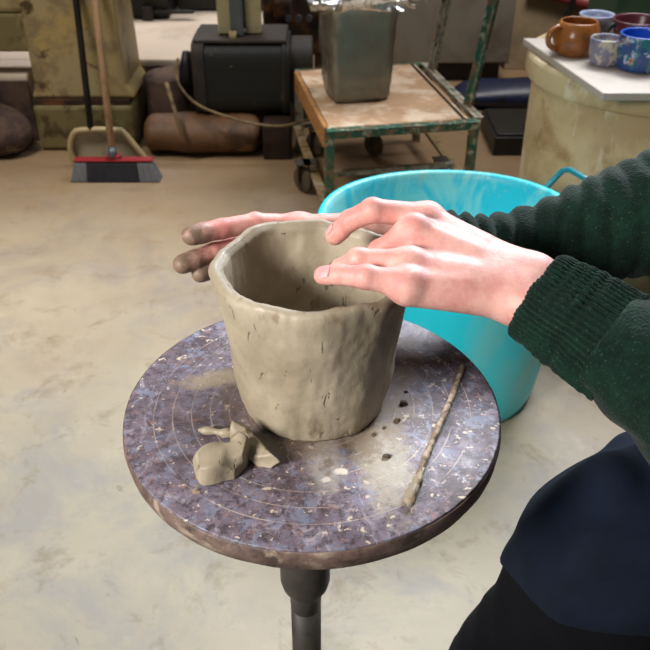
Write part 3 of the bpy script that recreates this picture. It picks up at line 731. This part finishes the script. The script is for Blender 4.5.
# ---- right background
cbn = empty('grey_cabinet', (.45, 3.85, 0), 'tall grey-brown cabinet with dark scratches standing behind the trolley', 'cabinet')
b = MB(); b.box((.45, 3.86, .9), (.76, .4, 1.62)); b.obj('cabinet_body', M['cabinet'], cbn, bev=.006)
b = MB(); b.box((.45, 3.88, .045), (.7, .34, .09)); b.obj('kickboard', M['black'], cbn)
b = MB(); b.box((.77, 3.652, .9), (.10, .016, 1.6)); b.obj('edge_panel', M['cabinet'], cbn, bev=.003)
for x0, z0, x1, z1 in ((.53, .22, .55, .36), (.33, .20, .335, .30), (.80, .25, .83, .27)):
    pass
def fs(P):
    d = ell_d(P, (.80, 3.38, .045), (.30, .11, .06)); return np.maximum(d+wob(P, 18, 4, .010), .001-P[2])
lump('navy_sack', (.4, 3.1, -.02), (1.2, 3.6, .16), fs, .008, M['navy_bag'], (.8, 3.38, 0), 'flat navy plastic sack on the floor in front of the grey cabinet', 'sack')
b = MB(); b.box((.80, 2.95, .035), (.36, .30, .07)); b.box((.80, 2.95, .075), (.34, .28, .01)); tag(b.obj('shade_slab', M['black'], None, (.78, 2.95, 0), bev=.01), 'low black crate standing in for shaded floor between the trolley and the cream barrel', 'slab')  # black slab added where the floor lies in shade
b = MB(); b.tube([(.74, 2.86, .09), (.96, 3.08, .25)], .008, 10); tag(b.obj('thin_pole', M['iron'], None, (.74, 2.9, .11), smooth=True), 'thin grey pole resting on the low black crate', 'pole')
b = MB(); b.box((1.42, 3.9, .75), (1.12, .05, 1.5)); tag(b.obj('tan_panel', M['cardboard'], None, (1.55, 3.9, 0), bev=.004), 'tan board panel standing behind the white board with pots', 'panel')
b = MB(); b.tube([aty(530, -12, 3.852), aty(700, 34, 3.852)], .026, 20); tag(b.obj('red_pipe', M['redpipe'], None, aty(520, -14, 3.84), smooth=True), 'faded red pipe slanting behind the glazed pots', 'pipe')
b = MB(); b.tube(smoothpts([aty(562, 34, 3.815), aty(567, 16, 3.815), aty(572, 6, 3.815), aty(576, -20, 3.815)]), .012, 12); tag(b.obj('black_hose', M['black'], None, aty(562, 34, 3.815), smooth=True), 'black hose hanging in front of the red pipe', 'hose')
gc = empty('green_locker', (1.42, 3.0, 0), 'green metal locker at the top right corner behind the blue mug', 'locker')
gx = aty(606, 10, 2.95).x
b = MB(); b.box((gx+.22, 3.02, .75), (.44, .3, 1.5)); b.obj('locker_body', M['green_panel'], gc, bev=.008)
b = MB(); b.box((gx+.22, 2.86, .75), (.11, .03, 1.5)); b.obj('locker_door', M['teal_panel'], gc, bev=.006)

# ================================================================ broom and dustpan
bh = atz(115, 183, 0)
br = empty('broom', (bh.x, bh.y+.03, 0), 'broom with wooden handle, red strip and grey and black bristles, standing by the olive column', 'broom')
wb = .31/2; cx, cy = bh.x, bh.y+.03
def trap(x0, x1, X0, X1, z0, z1, d0, d1, mb):
    v = [mb.bm.verts.new(p) for p in ((x0, cy-d0, z0), (x1, cy-d0, z0), (x1, cy+d0, z0), (x0, cy+d0, z0), (X0, cy-d1, z1), (X1, cy-d1, z1), (X1, cy+d1, z1), (X0, cy+d1, z1))]
    for f in ((0, 3, 2, 1), (4, 5, 6, 7), (0, 1, 5, 4), (1, 2, 6, 5), (2, 3, 7, 6), (3, 0, 4, 7)): mb.bm.faces.new([v[i] for i in f])
m = MB(); trap(cx-wb*.62, cx+wb*.55, cx-wb*.58, cx+wb*.52, .001, .066, .03, .018, m); m.obj('black_bristles', M['bristle_dark'], br, bev=.003)
m = MB(); trap(cx-wb, cx-wb*.62, cx-wb*.86, cx-wb*.58, .001, .066, .029, .018, m); m.obj('grey_bristles', M['bristle_grey'], br, bev=.003); m = MB(); trap(cx+wb*.55, cx+wb, cx+wb*.52, cx+wb*.84, .001, .066, .029, .018, m); m.obj('grey_bristles', M['bristle_grey'], br, bev=.003)
m = MB(); m.box((cx, cy, .074), (wb*1.74, .036, .008)); m.box((cx, cy, .084), (.05, .03, .014)); m.obj('head', M['red_plastic'], br, bev=.004)
ptop = aty(95, 0, 2.80); pb = Vector((aty(113, 158, cy).x, cy, .09)); dd = (ptop-pb)
m = MB(); m.tube([pb, pb+dd*2.3], .0125, 16); m.obj('handle', M['handle_wood'], br, smooth=True)
m = MB(); m.tube([pb+dd*-.02, pb+dd*.05], [.017, .014], 16); m.obj('socket', M['bluegrey'], br, smooth=True)
dpc = atz(100, 160, .0); dy = cy+.085
dp = empty('dustpan', (dpc.x, dy, 0), 'long-handled dusty grey dustpan standing upright behind the broom head', 'dustpan')
xl = aty(70, 150, dy).x; xr = aty(135, 150, dy+.02).x
zt = .135
poly = [(xl+.005, .005), (xr+.05, .005), (xr+.01, .06), (xr-.03, zt-.015), (xr-.06, zt), (xl+.05, zt), (xl+.012, zt-.015), (xl-.008, .06)]
m = MB(); m.prism(poly, 1, dy+.045, dy+.052); m.obj('pan', M['pan'], dp, bev=.002)
n = len(poly); ro = [Vector((p[0], dy+.03, p[1])) for p in poly[1:]+[poly[0]]]
m = MB(); m.tube(smoothpts(ro, 4), .011, 10); m.obj('pan_rim', M['pan_rim'], dp, smooth=True)
q0 = aty(91, 130, dy+.03); q1 = aty(76, 0, 2.83)
m = MB(); m.tube([q0, q0+(q1-q0)*2.3], .0115, 16); m.obj('handle', M['black'], dp, smooth=True)
# ================================================================ person
pe = empty('person', (.68, .60, 0), 'seated person in dark green sweater and navy trousers, both hands shaping the pot', 'person')
V3 = Vector
# near (left) hand: wrist, metacarpal heads, finger joints (MCP, PIP, DIP, tip)
NW = V3((.164, .540, .806))
near = {
 'index':  [V3((.088, .618, .834)), V3((.040, .612, .842)), V3((.0215, .616, .831)), V3((.0085, .621, .813))],
 'middle': [V3((.073, .588, .838)), V3((.046, .596, .812)), V3((.038, .602, .796)), V3((.036, .604, .782))],
 'ring':   [V3((.0675, .554, .826)), V3((.0265, .559, .825)), V3((.013, .572, .810)), V3((.006, .582, .797))],
 'little': [V3((.064, .532, .818)), V3((.032, .536, .822)), V3((.012, .543, .820)), V3((-.002, .549, .816))],
 'thumb':  [V3((.128, .588, .788)), V3((.104, .600, .792)), V3((.090, .602, .800)), V3((.078, .600, .806))]}
nrad = {'index': (.0108, .0102, .0092, .0078), 'middle': (.0104, .0092, .0082, .0068), 'ring': (.0096, .0088, .0078, .0066), 'little': (.0114, .0094, .0082, .0070), 'thumb': (.012, .011, .010, .008)}
FW = V3((.070, .735, .744))
far = {
 'index':  [V3((-.025, .716, .776)), V3((-.068, .700, .786)), V3((-.098, .682, .789)), V3((-.125, .664, .791))],
 'middle': [V3((-.026, .722, .760)), V3((-.076, .700, .764)), V3((-.107, .675, .767)), V3((-.134, .652, .767))],
 'ring':   [V3((-.022, .724, .744)), V3((-.070, .702, .748)), V3((-.097, .678, .752)), V3((-.119, .656, .754))],
 'little': [V3((-.015, .724, .729)), V3((-.055, .706, .732)), V3((-.076, .690, .734)), V3((-.094, .676, .735))],
 'thumb':  [V3((.045, .724, .772)), V3((.020, .714, .779)), V3((.000, .709, .780)), V3((-.016, .707, .779))]}
frad = {'index': (.0102, .0098, .0098, .0090), 'middle': (.0102, .0098, .0096, .0088), 'ring': (.0094, .0090, .0086, .0078), 'little': (.0085, .0078, .0072, .0062), 'thumb': (.011, .0095, .009, .0075)}
def hand_fn(W, fg, rd, elbow, up):
    # W wrist, elbow direction, up = dorsal direction
    U = Vector(up).normalized(); ax = (elbow-W).normalized(); sd = ax.cross(U).normalized()
    def fn(P):
        palm = None
        for nm in ('index', 'middle', 'ring', 'little'):
            m = fg[nm][0]; k = {'index': 1, 'middle': .35, 'ring': -.35, 'little': -1}[nm]
            s_ = sd if (fg['index'][0]-fg['little'][0]).dot(sd) > 0 else -sd
            w = W+s_*.016*k-ax*.012
            d = seg_d(P, w-U*.004, m-U*.0060, .0150, .0134)
            palm = d if palm is None else smin(palm, d, .020)
            palm = smin(palm, seg_d(P, m-U*.002, m-U*.002, rd[nm][0]*.98, rd[nm][0]*.98), .008)
            # extensor tendon ridge
            palm = smin(palm, seg_d(P, w+U*.0065+(m-w)*.45, m+U*.0022, .0024, .0034), .010)
        th = fg['thumb']
        palm = smin(palm, seg_d(P, W-ax*.012+s_*.012-U*.004, th[0], .0155, .0125), .018)
        # wrist and forearm, flattened by two bones
        for k in (-1, 1):
            palm = smin(palm, seg_d(P, W+sd*.0135*k-U*.002, elbow+sd*.006*k, .0168, .020), .016)
        palm = smin(palm, seg_d(P, W-s_*.018+U*.008+ax*.012, W-s_*.018+U*.008+ax*.012, .0085, .0085), .014)   # ulna head
        out = palm
        for nm, j in fg.items():
            r = rd[nm]; f = None
            for i in range(3):
                d = seg_d(P, j[i], j[i+1], r[i], r[i+1])
                f = d if f is None else smin(f, d, .0022)
            if nm != 'thumb':
                f = smin(f, seg_d(P, j[1]+U*.0012, j[1]+U*.0012, r[1]*1.0, r[1]*1.0), .003)
                f = smin(f, seg_d(P, j[3]-(j[3]-j[2])*.35, j[3]-(j[3]-j[2])*.1, r[3]*1.08, r[3]*.98), .003)
            mix_ = smin(palm, f, .009)
            out = np.minimum(out, mix_)
        return out
    return fn
NE = V3((.365, .375, .738)); FE = V3((.42, .735, .745))
ne_dir = NW+(NE-NW)*.35; fe_dir = FW+(FE-FW)*.3
parts = []
hn = hand_fn(NW, near, nrad, NE, (-.05, -.30, .95))
hf = hand_fn(FW, far, frad, FE, (-.05, .98, .1))
lo = (-.02, .48, .745); hi = (.21, .66, .875)
parts.append(mesh_sdf(hn, lo, hi, .0013))
lo = (-.145, .63, .70); hi = (.125, .79, .82)
parts.append(mesh_sdf(hf, lo, hi, .0013))
HIP = V3((.80, .62, .52)); CH = V3((.70, .60, .95)); SHL = V3((.62, .43, 1.02)); SHR = V3((.63, .80, 1.02)); HD = V3((.60, .60, 1.29))
def bodyfn(P):
    d = seg_d(P, HIP, CH, .115, .125); d = smin(d, seg_d(P, SHL, SHR, .06, .06), .08)
    d = smin(d, seg_d(P, CH+V3((0, 0, .05)), HD-V3((-.02, 0, .08)), .06, .05), .06)
    d = smin(d, ell_d(P, HD+V3((.012, 0, .02)), (.098, .076, .105)), .03)
    d = smin(d, ell_d(P, HD+V3((-.035, 0, -.055)), (.055, .055, .055)), .03)
    d = smin(d, seg_d(P, HD+V3((-.085, 0, .01)), HD+V3((-.108, 0, -.025)), .008, .014), .012)
    for s_ in (-1, 1):
        d = np.minimum(d, ell_d(P, HD+V3((.01, .079*s_, -.01)), (.018, .010, .032)))
        d = smin(d, seg_d(P, HD+V3((-.078, .03*s_, .004)), HD+V3((-.078, .03*s_, .004)), .015, .015), .006)
    d = smin(d, seg_d(P, HD+V3((-.084, -.02, -.062)), HD+V3((-.084, .02, -.062)), .009, .009), .006)
    for S_, E_, W_ in ((SHL, NE, NW), (SHR, FE, FW)):
        d = smin(d, seg_d(P, S_, E_, .045, .032), .03); d = smin(d, seg_d(P, E_, W_+(E_-W_)*.18, .028, .017), .02)
    for a in legs: 
        d = smin(d, seg_d(P, a[0], a[1], .075, .05), .04); d = smin(d, seg_d(P, a[1], a[2], .05, .033), .02)
    return d
legs = [(V3((.78, .53, .49)), V3((.298, .555, .462)), V3((.205, .585, .09))), (V3((.80, .72, .49)), V3((.74, 1.12, .47)), V3((.95, 1.14, .09)))]
parts.append(mesh_sdf(bodyfn, (.08, .28, .03), (1.06, 1.28, 1.45), .007))
me = to_mesh('body', parts)
me.color_attributes.new('stain', 'FLOAT_COLOR', 'POINT')
ca = me.color_attributes['stain'].data
tipsF = [(far[n][3], far[n][2], far[n][1]) for n in far if n != 'thumb']
tipsN = [(near[n][3], near[n][2], near[n][1], near[n][0]) for n in near]
for i, v in enumerate(me.vertices):
    p = v.co; r = g = 0
    if p.z < .9 and p.x < .2:
        for (t, d, q) in tipsF:
            dist = (p-t).length; r = max(r, 1.02-dist/.034)
            g = max(g, .8-(p-q).length/.03, .9-(p-d).length/.03)
        for nm_, (t, d, q, k) in zip(near, tipsN):
            g = max(g, 1-(p-t).length/.016, .8-(p-q).length/.014, .45-(p-k).length/.02)
            if nm_ != 'little': r = max(r, .72-(p-t).length/.016)
    ca[i].color = (max(0, min(1, r)), max(0, min(1, g)), 0, 1)
bd = link('body', me, M['skin'], pe)
sm = bd.modifiers.new('s', 'SMOOTH'); sm.factor = .5; sm.iterations = 3
def nail(tip, dip, up, r, w=.0058, l=.0115):
    d = (tip-dip).normalized(); n_ = Vector(up); n_ = (n_-d*n_.dot(d)).normalized(); s_ = d.cross(n_)
    bm = bmesh.new(); g = []
    for i in range(9):
        row = []
        for j in range(9):
            u = i/4-1; v = j/4-1
            ww = (1-.35*max(0, v)**3)*(1-.15*max(0, -v)**2); an = u*w/r*ww
            q = tip-d*.0042+d*(v*l*.5-(.0012*u*u*v if v > 0 else -.001*u*u))+s_*math.sin(an)*r*1.0+n_*(math.cos(an)*r*1.0+.0013-.0010*max(0, v)**2)
            row.append(bm.verts.new(q))
        g.append(row)
    for i in range(8):
        for j in range(8): bm.faces.new((g[i][j], g[i+1][j], g[i+1][j+1], g[i][j+1]))
    bmesh.ops.solidify(bm, geom=bm.faces[:], thickness=.0006)
    bmesh.ops.recalc_face_normals(bm, faces=bm.faces)
    me = bpy.data.meshes.new('nail'); bm.to_mesh(me); bm.free()
    o = link('fingernail', me, M['nail'], bd); return o
for nm in ('little', 'ring', 'middle', 'index'):
    nail(near[nm][3], near[nm][2], (-.15, -.6, .8) if nm == 'little' else (-.1, -.2, 1), (nrad[nm][3]+nrad[nm][2])/2)
    nail(far[nm][3], far[nm][2], (-.1, 1, .1), (frad[nm][3]+frad[nm][2])/2)

# ---- sweater
sw_root = None
def sleeve(W, E, S, r0, r1, r2, start, fold, mid=None, es=10):
    ax = (E-W).normalized(); A = W+ax*start
    Q, rq = mid or (A.lerp(E, .5), (r0+r1)/2)
    def fn(P):
        d = smin(seg_d(P, A, Q, r0, rq), seg_d(P, Q, E, rq, r1), .02); d = smin(d, seg_d(P, E, S, r1, r2), .05)
        t = ((P[0]-W.x)*ax.x+(P[1]-W.y)*ax.y+(P[2]-W.z)*ax.z)
        ph = t*fold[0]*(1-.9*np.clip(t, 0, .3))+3*np.sin((P[1]*ax.z+P[2]-W.z)*22+fold[3])*.4+wob(P, 20, 3, 2.6)
        env = np.clip(1-(t-fold[2])*es, .18, 1)
        d = d+(-fold[1]*np.abs(np.cos(ph*.5))**1.0+fold[1]*.5)*env
        d = d+wob(P, 30, 5, .0035)+wob(P, 90, 6, .0012)
        # open end: cut at the cuff
        return np.maximum(d, -(t-start))
    return fn
nsl = sleeve(NW, NE, SHL, .043, .080, .088, .068, (60, .004, .10, 0))
fsl = sleeve(FW, FE+V3((0, 0, .055)), SHR, .029, .076, .088, .045, (430, .0070, .09, 1), (V3((.19, .735, .734)), .034), 2.6)
p1 = mesh_sdf(nsl, (.17, .28, .70), (.52, .60, .97), .0028)
p2 = mesh_sdf(fsl, (.09, .62, .68), (.52, .88, .97), .0028)
def tors(P):
    d = seg_d(P, HIP+V3((0, 0, .0)), CH, .155, .16); d = smin(d, seg_d(P, SHL, SHR, .085, .085), .08)
    for S_, E_ in ((SHL, NE), (SHR, FE)): d = smin(d, seg_d(P, S_, S_+(E_-S_)*.55, .085, .073), .04)
    d = d+wob(P, 14, 9, .006)
    d = np.maximum(d, P[2]-1.09+0*P[0]); return np.maximum(d, .46-P[2])
p3 = mesh_sdf(tors, (.30, .25, .4), (1.05, 1.0, 1.15), .007)
link('sweater', to_mesh('sweater', [p1, p2, p3]), M['knit'], pe)
swo = [o for o in pe.children if o.name.startswith('sweater')][0]
def cuff(W, E, s0, s1, ra, rb, rib, flat, up, tiltv):
    ax = (E-W).normalized(); U = Vector(up); U = (U-ax*U.dot(ax)).normalized(); s_ = ax.cross(U)
    bm = bmesh.new(); S = 340; rings = []; n = 46
    prof_ = [(s0+.004, -.0045), (s0+.001, -.003), (s0, -.001), (s0+.0015, .0006)]+[(s0+.004+(s1-s0-.004)*i/n, .001+.0012*math.sin(i*.9)*0+.002*mn.noise(Vector((i*.25, 3, 0)))) for i in range(n+1)]
    for (s, dr) in prof_:
        ring = []; t = (s-s0)/(s1-s0)
        for k in range(S):
            a = 2*math.pi*k/S; rr = ra+(rb-ra)*t+dr+0.0013*math.cos(a*rib+.8*mn.noise(Vector((t*3, 0, 0))))+.0022*mn.noise(Vector((math.cos(a)*2, math.sin(a)*2, t*3)))
            p = W+ax*(s+tiltv*math.sin(a)+.0015*mn.noise(Vector((math.cos(a)*3, math.sin(a)*3, 5))))+s_*math.cos(a)*rr*flat[0]+U*math.sin(a)*rr*flat[1]
            ring.append(bm.verts.new(p))
        rings.append(ring)
    for a_, b_ in zip(rings, rings[1:]):
        for k in range(S): bm.faces.new((a_[k], a_[(k+1) % S], b_[(k+1) % S], b_[k]))
    bmesh.ops.recalc_face_normals(bm, faces=bm.faces)
    me = bpy.data.meshes.new('cuff'); bm.to_mesh(me); bm.free()
    return link('cuff', me, M['knit'], swo)
cuff(NW, NE, .004, .085, .0355, .0415, 56, (1.08, .98), (-.05, -.3, .95), 0)
cuff(FW, FE, .000, .060, .028, .031, 48, (1.05, .95), (0, .9, .3), 0)

# ---- trousers, apron, shoes, hair
def trou(P):
    d = ell_d(P, (.80, .62, .50), (.19, .19, .14)); 
    for a in legs:
        d = smin(d, seg_d(P, a[0], a[1], .092, .078), .04); l_ = seg_d(P, a[1], a[2]+V3((0, 0, .02)), .092, .074)
        d = smin(d, l_, .03)
    d = d+wob(P, 26, 11, .004)+wob(P, 60, 12, .0018)
    return np.maximum(d, .06-P[2])
link('trousers', to_mesh('trousers', [mesh_sdf(trou, (.08, .32, .03), (1.1, 1.32, .72), .006)]), M['black_cloth'], pe)
def apr(P):
    k0, k1 = legs[0][0], legs[0][1]
    d = seg_d(P, k0+V3((0, 0, .02)), k1+V3((.004, 0, .010)), .118, .094)
    d = smin(d, seg_d(P, k1+V3((.03, .0, .03)), HIP+V3((-.08, 0, .1)), .09, .14), .05)
    d = smin(d, seg_d(P, k1+V3((0, 0, 0)), k1+V3((-.012, -.01, -.07)), .097, .098), .03)
    ph = (P[0]*.45+P[1]*.9)*75+np.sin(P[2]*20+P[0]*14)*1.8
    d = d-.0065*np.cos(ph)*(.6+wob(P, 10, 31, .5))+wob(P, 24, 21, .005)+wob(P, 60, 22, .0015)
    for a_, b_ in ((V3((.262, .50, .545)), V3((.60, .40, .60))), (V3((.30, .575, .565)), V3((.58, .60, .625))), (V3((.235, .49, .49)), V3((.45, .42, .555))), (V3((.33, .64, .545)), V3((.60, .67, .59))), (V3((.225, .57, .50)), V3((.275, .56, .575)))):
        d = smin(d, seg_d(P, a_, b_, .016, .026), .028)
    hem = .425+.5*np.clip(.58-P[1], -.1, .2)+.012*np.sin(P[1]*30+P[0]*18)
    return np.maximum(np.maximum(d, hem-P[2]), -(d+.004))
link('apron', to_mesh('apron', [mesh_sdf(apr, (.12, .32, .34), (.95, .85, .80), .0028)]), M['navy'], pe)
for lg in legs:
    c = lg[2]
    def sh(P, c=c):
        d = seg_d(P, V3((c.x+.03, c.y, .05)), V3((c.x-.15, c.y-.01, .040)), .046, .038); d = smin(d, seg_d(P, c+V3((.01, 0, .02)), c+V3((.01, 0, -.03)), .045, .045), .03)
        return np.maximum(d, .001-P[2])
    link('shoe', to_mesh('shoe', [mesh_sdf(sh, (c.x-.25, c.y-.1, -.01), (c.x+.12, c.y+.1, .17), .005)]), M['shoe'], pe)
def hr(P):
    d = ell_d(P, HD+V3((.022, 0, .03)), (.108, .088, .112)); d = smin(d, ell_d(P, HD+V3((.10, 0, -.02)), (.05, .06, .09)), .04)
    d = d+.003*np.sin(P[1]*300+P[2]*20)+wob(P, 30, 4, .004)
    return np.maximum(d, -((P[0]-HD.x+.058)-.25*(P[2]-HD.z)*-1-.02*0))
link('hair', to_mesh('hair', [mesh_sdf(hr, (.42, .45, 1.1), (.85, .75, 1.5), .004)]), M['hair'], pe)

sl = empty('stool', (.82, .62, 0), 'round wooden stool carrying the seated person', 'stool')
b = MB(); b.lathe([(0, .335), (.16, .335), (.17, .345), (.17, .36), (.16, .37), (0, .37)], (.82, .62, 0), 48); b.obj('seat', M['wood'], sl, smooth=True)
for k in range(4):
    a = R(45+90*k); d = Vector((math.cos(a), math.sin(a), 0))
    b = MB(); b.tube([Vector((.82, .62, .34))+d*.11, Vector((.82, .62, 0))+d*.16], [.016, .013], 12); b.obj('leg', M['wood_side'], sl, smooth=True)

# ================================================================ light
def area(loc, tgt, size, power, col, name='window_and_fill_light', spread=180):
    l = bpy.data.lights.new(name, 'AREA'); l.shape = 'RECTANGLE'; l.size, l.size_y = size; l.energy = power; l.color = col; l.spread = R(spread)
    o = bpy.data.objects.new(name, l); COL.objects.link(o); o.location = loc
    o.rotation_euler = (Vector(tgt)-Vector(loc)).to_track_quat('-Z', 'Y').to_euler(); return o
area((1.1, 2.65, 2.15), (-.1, .95, .7), (1.1, .7), 35, (.92, .95, 1.0), spread=88)
area((.35, 2.45, 2.5), (.1, .95, .6), (2.0, .9), 17, (.80, .86, 1.0), spread=105)  # added wide overhead light, spreads a sheen over the disc
area((-1.25, 1.8, 2.3), (-1.0, 1.95, 0), (.6, .6), 14.5, (1.0, .93, .83), spread=88)  # added overhead fill, brightens the floor at the left
area((-.9, 4.0, 1.5), (-.8, 3.5, 0), (1.6, .3), 12, (1.0, .93, .88), spread=120)  # added light to brighten the pale ledge at the back
area((-1.3, -.5, 1.55), (0, .6, .70), (.6, .5), 5.6, (1.0, .95, .9), spread=45)  # added fill from the camera side for the pot's front
area((1.0, 2.9, 2.2), (.75, 3.75, .4), (.8, .5), 16, (1.0, .95, .9), spread=100)  # added fill aimed at the grey cabinet
w = bpy.data.worlds.new('W'); SC.world = w; w.use_nodes = True
w.node_tree.nodes['Background'].inputs[0].default_value = (.95, .96, 1.0, 1); w.node_tree.nodes['Background'].inputs[1].default_value = .105

cam = bpy.data.cameras.new('cam'); co = bpy.data.objects.new('camera', cam); COL.objects.link(co)
co.location = (0, 0, CAMH); co.rotation_euler = (math.pi/2-PITCH, 0, 0)
cam.sensor_width = 36; cam.sensor_fit = 'HORIZONTAL'; cam.lens = 36*FPX/650; cam.clip_start = .02
cam.dof.use_dof = True; cam.dof.focus_distance = .72; cam.dof.aperture_fstop = 15
SC.camera = co
SC.view_settings.view_transform = 'Standard'; SC.view_settings.look = 'None'; SC.view_settings.exposure = -.22; SC.view_settings.gamma = 1
SC.view_settings.use_curve_mapping = False
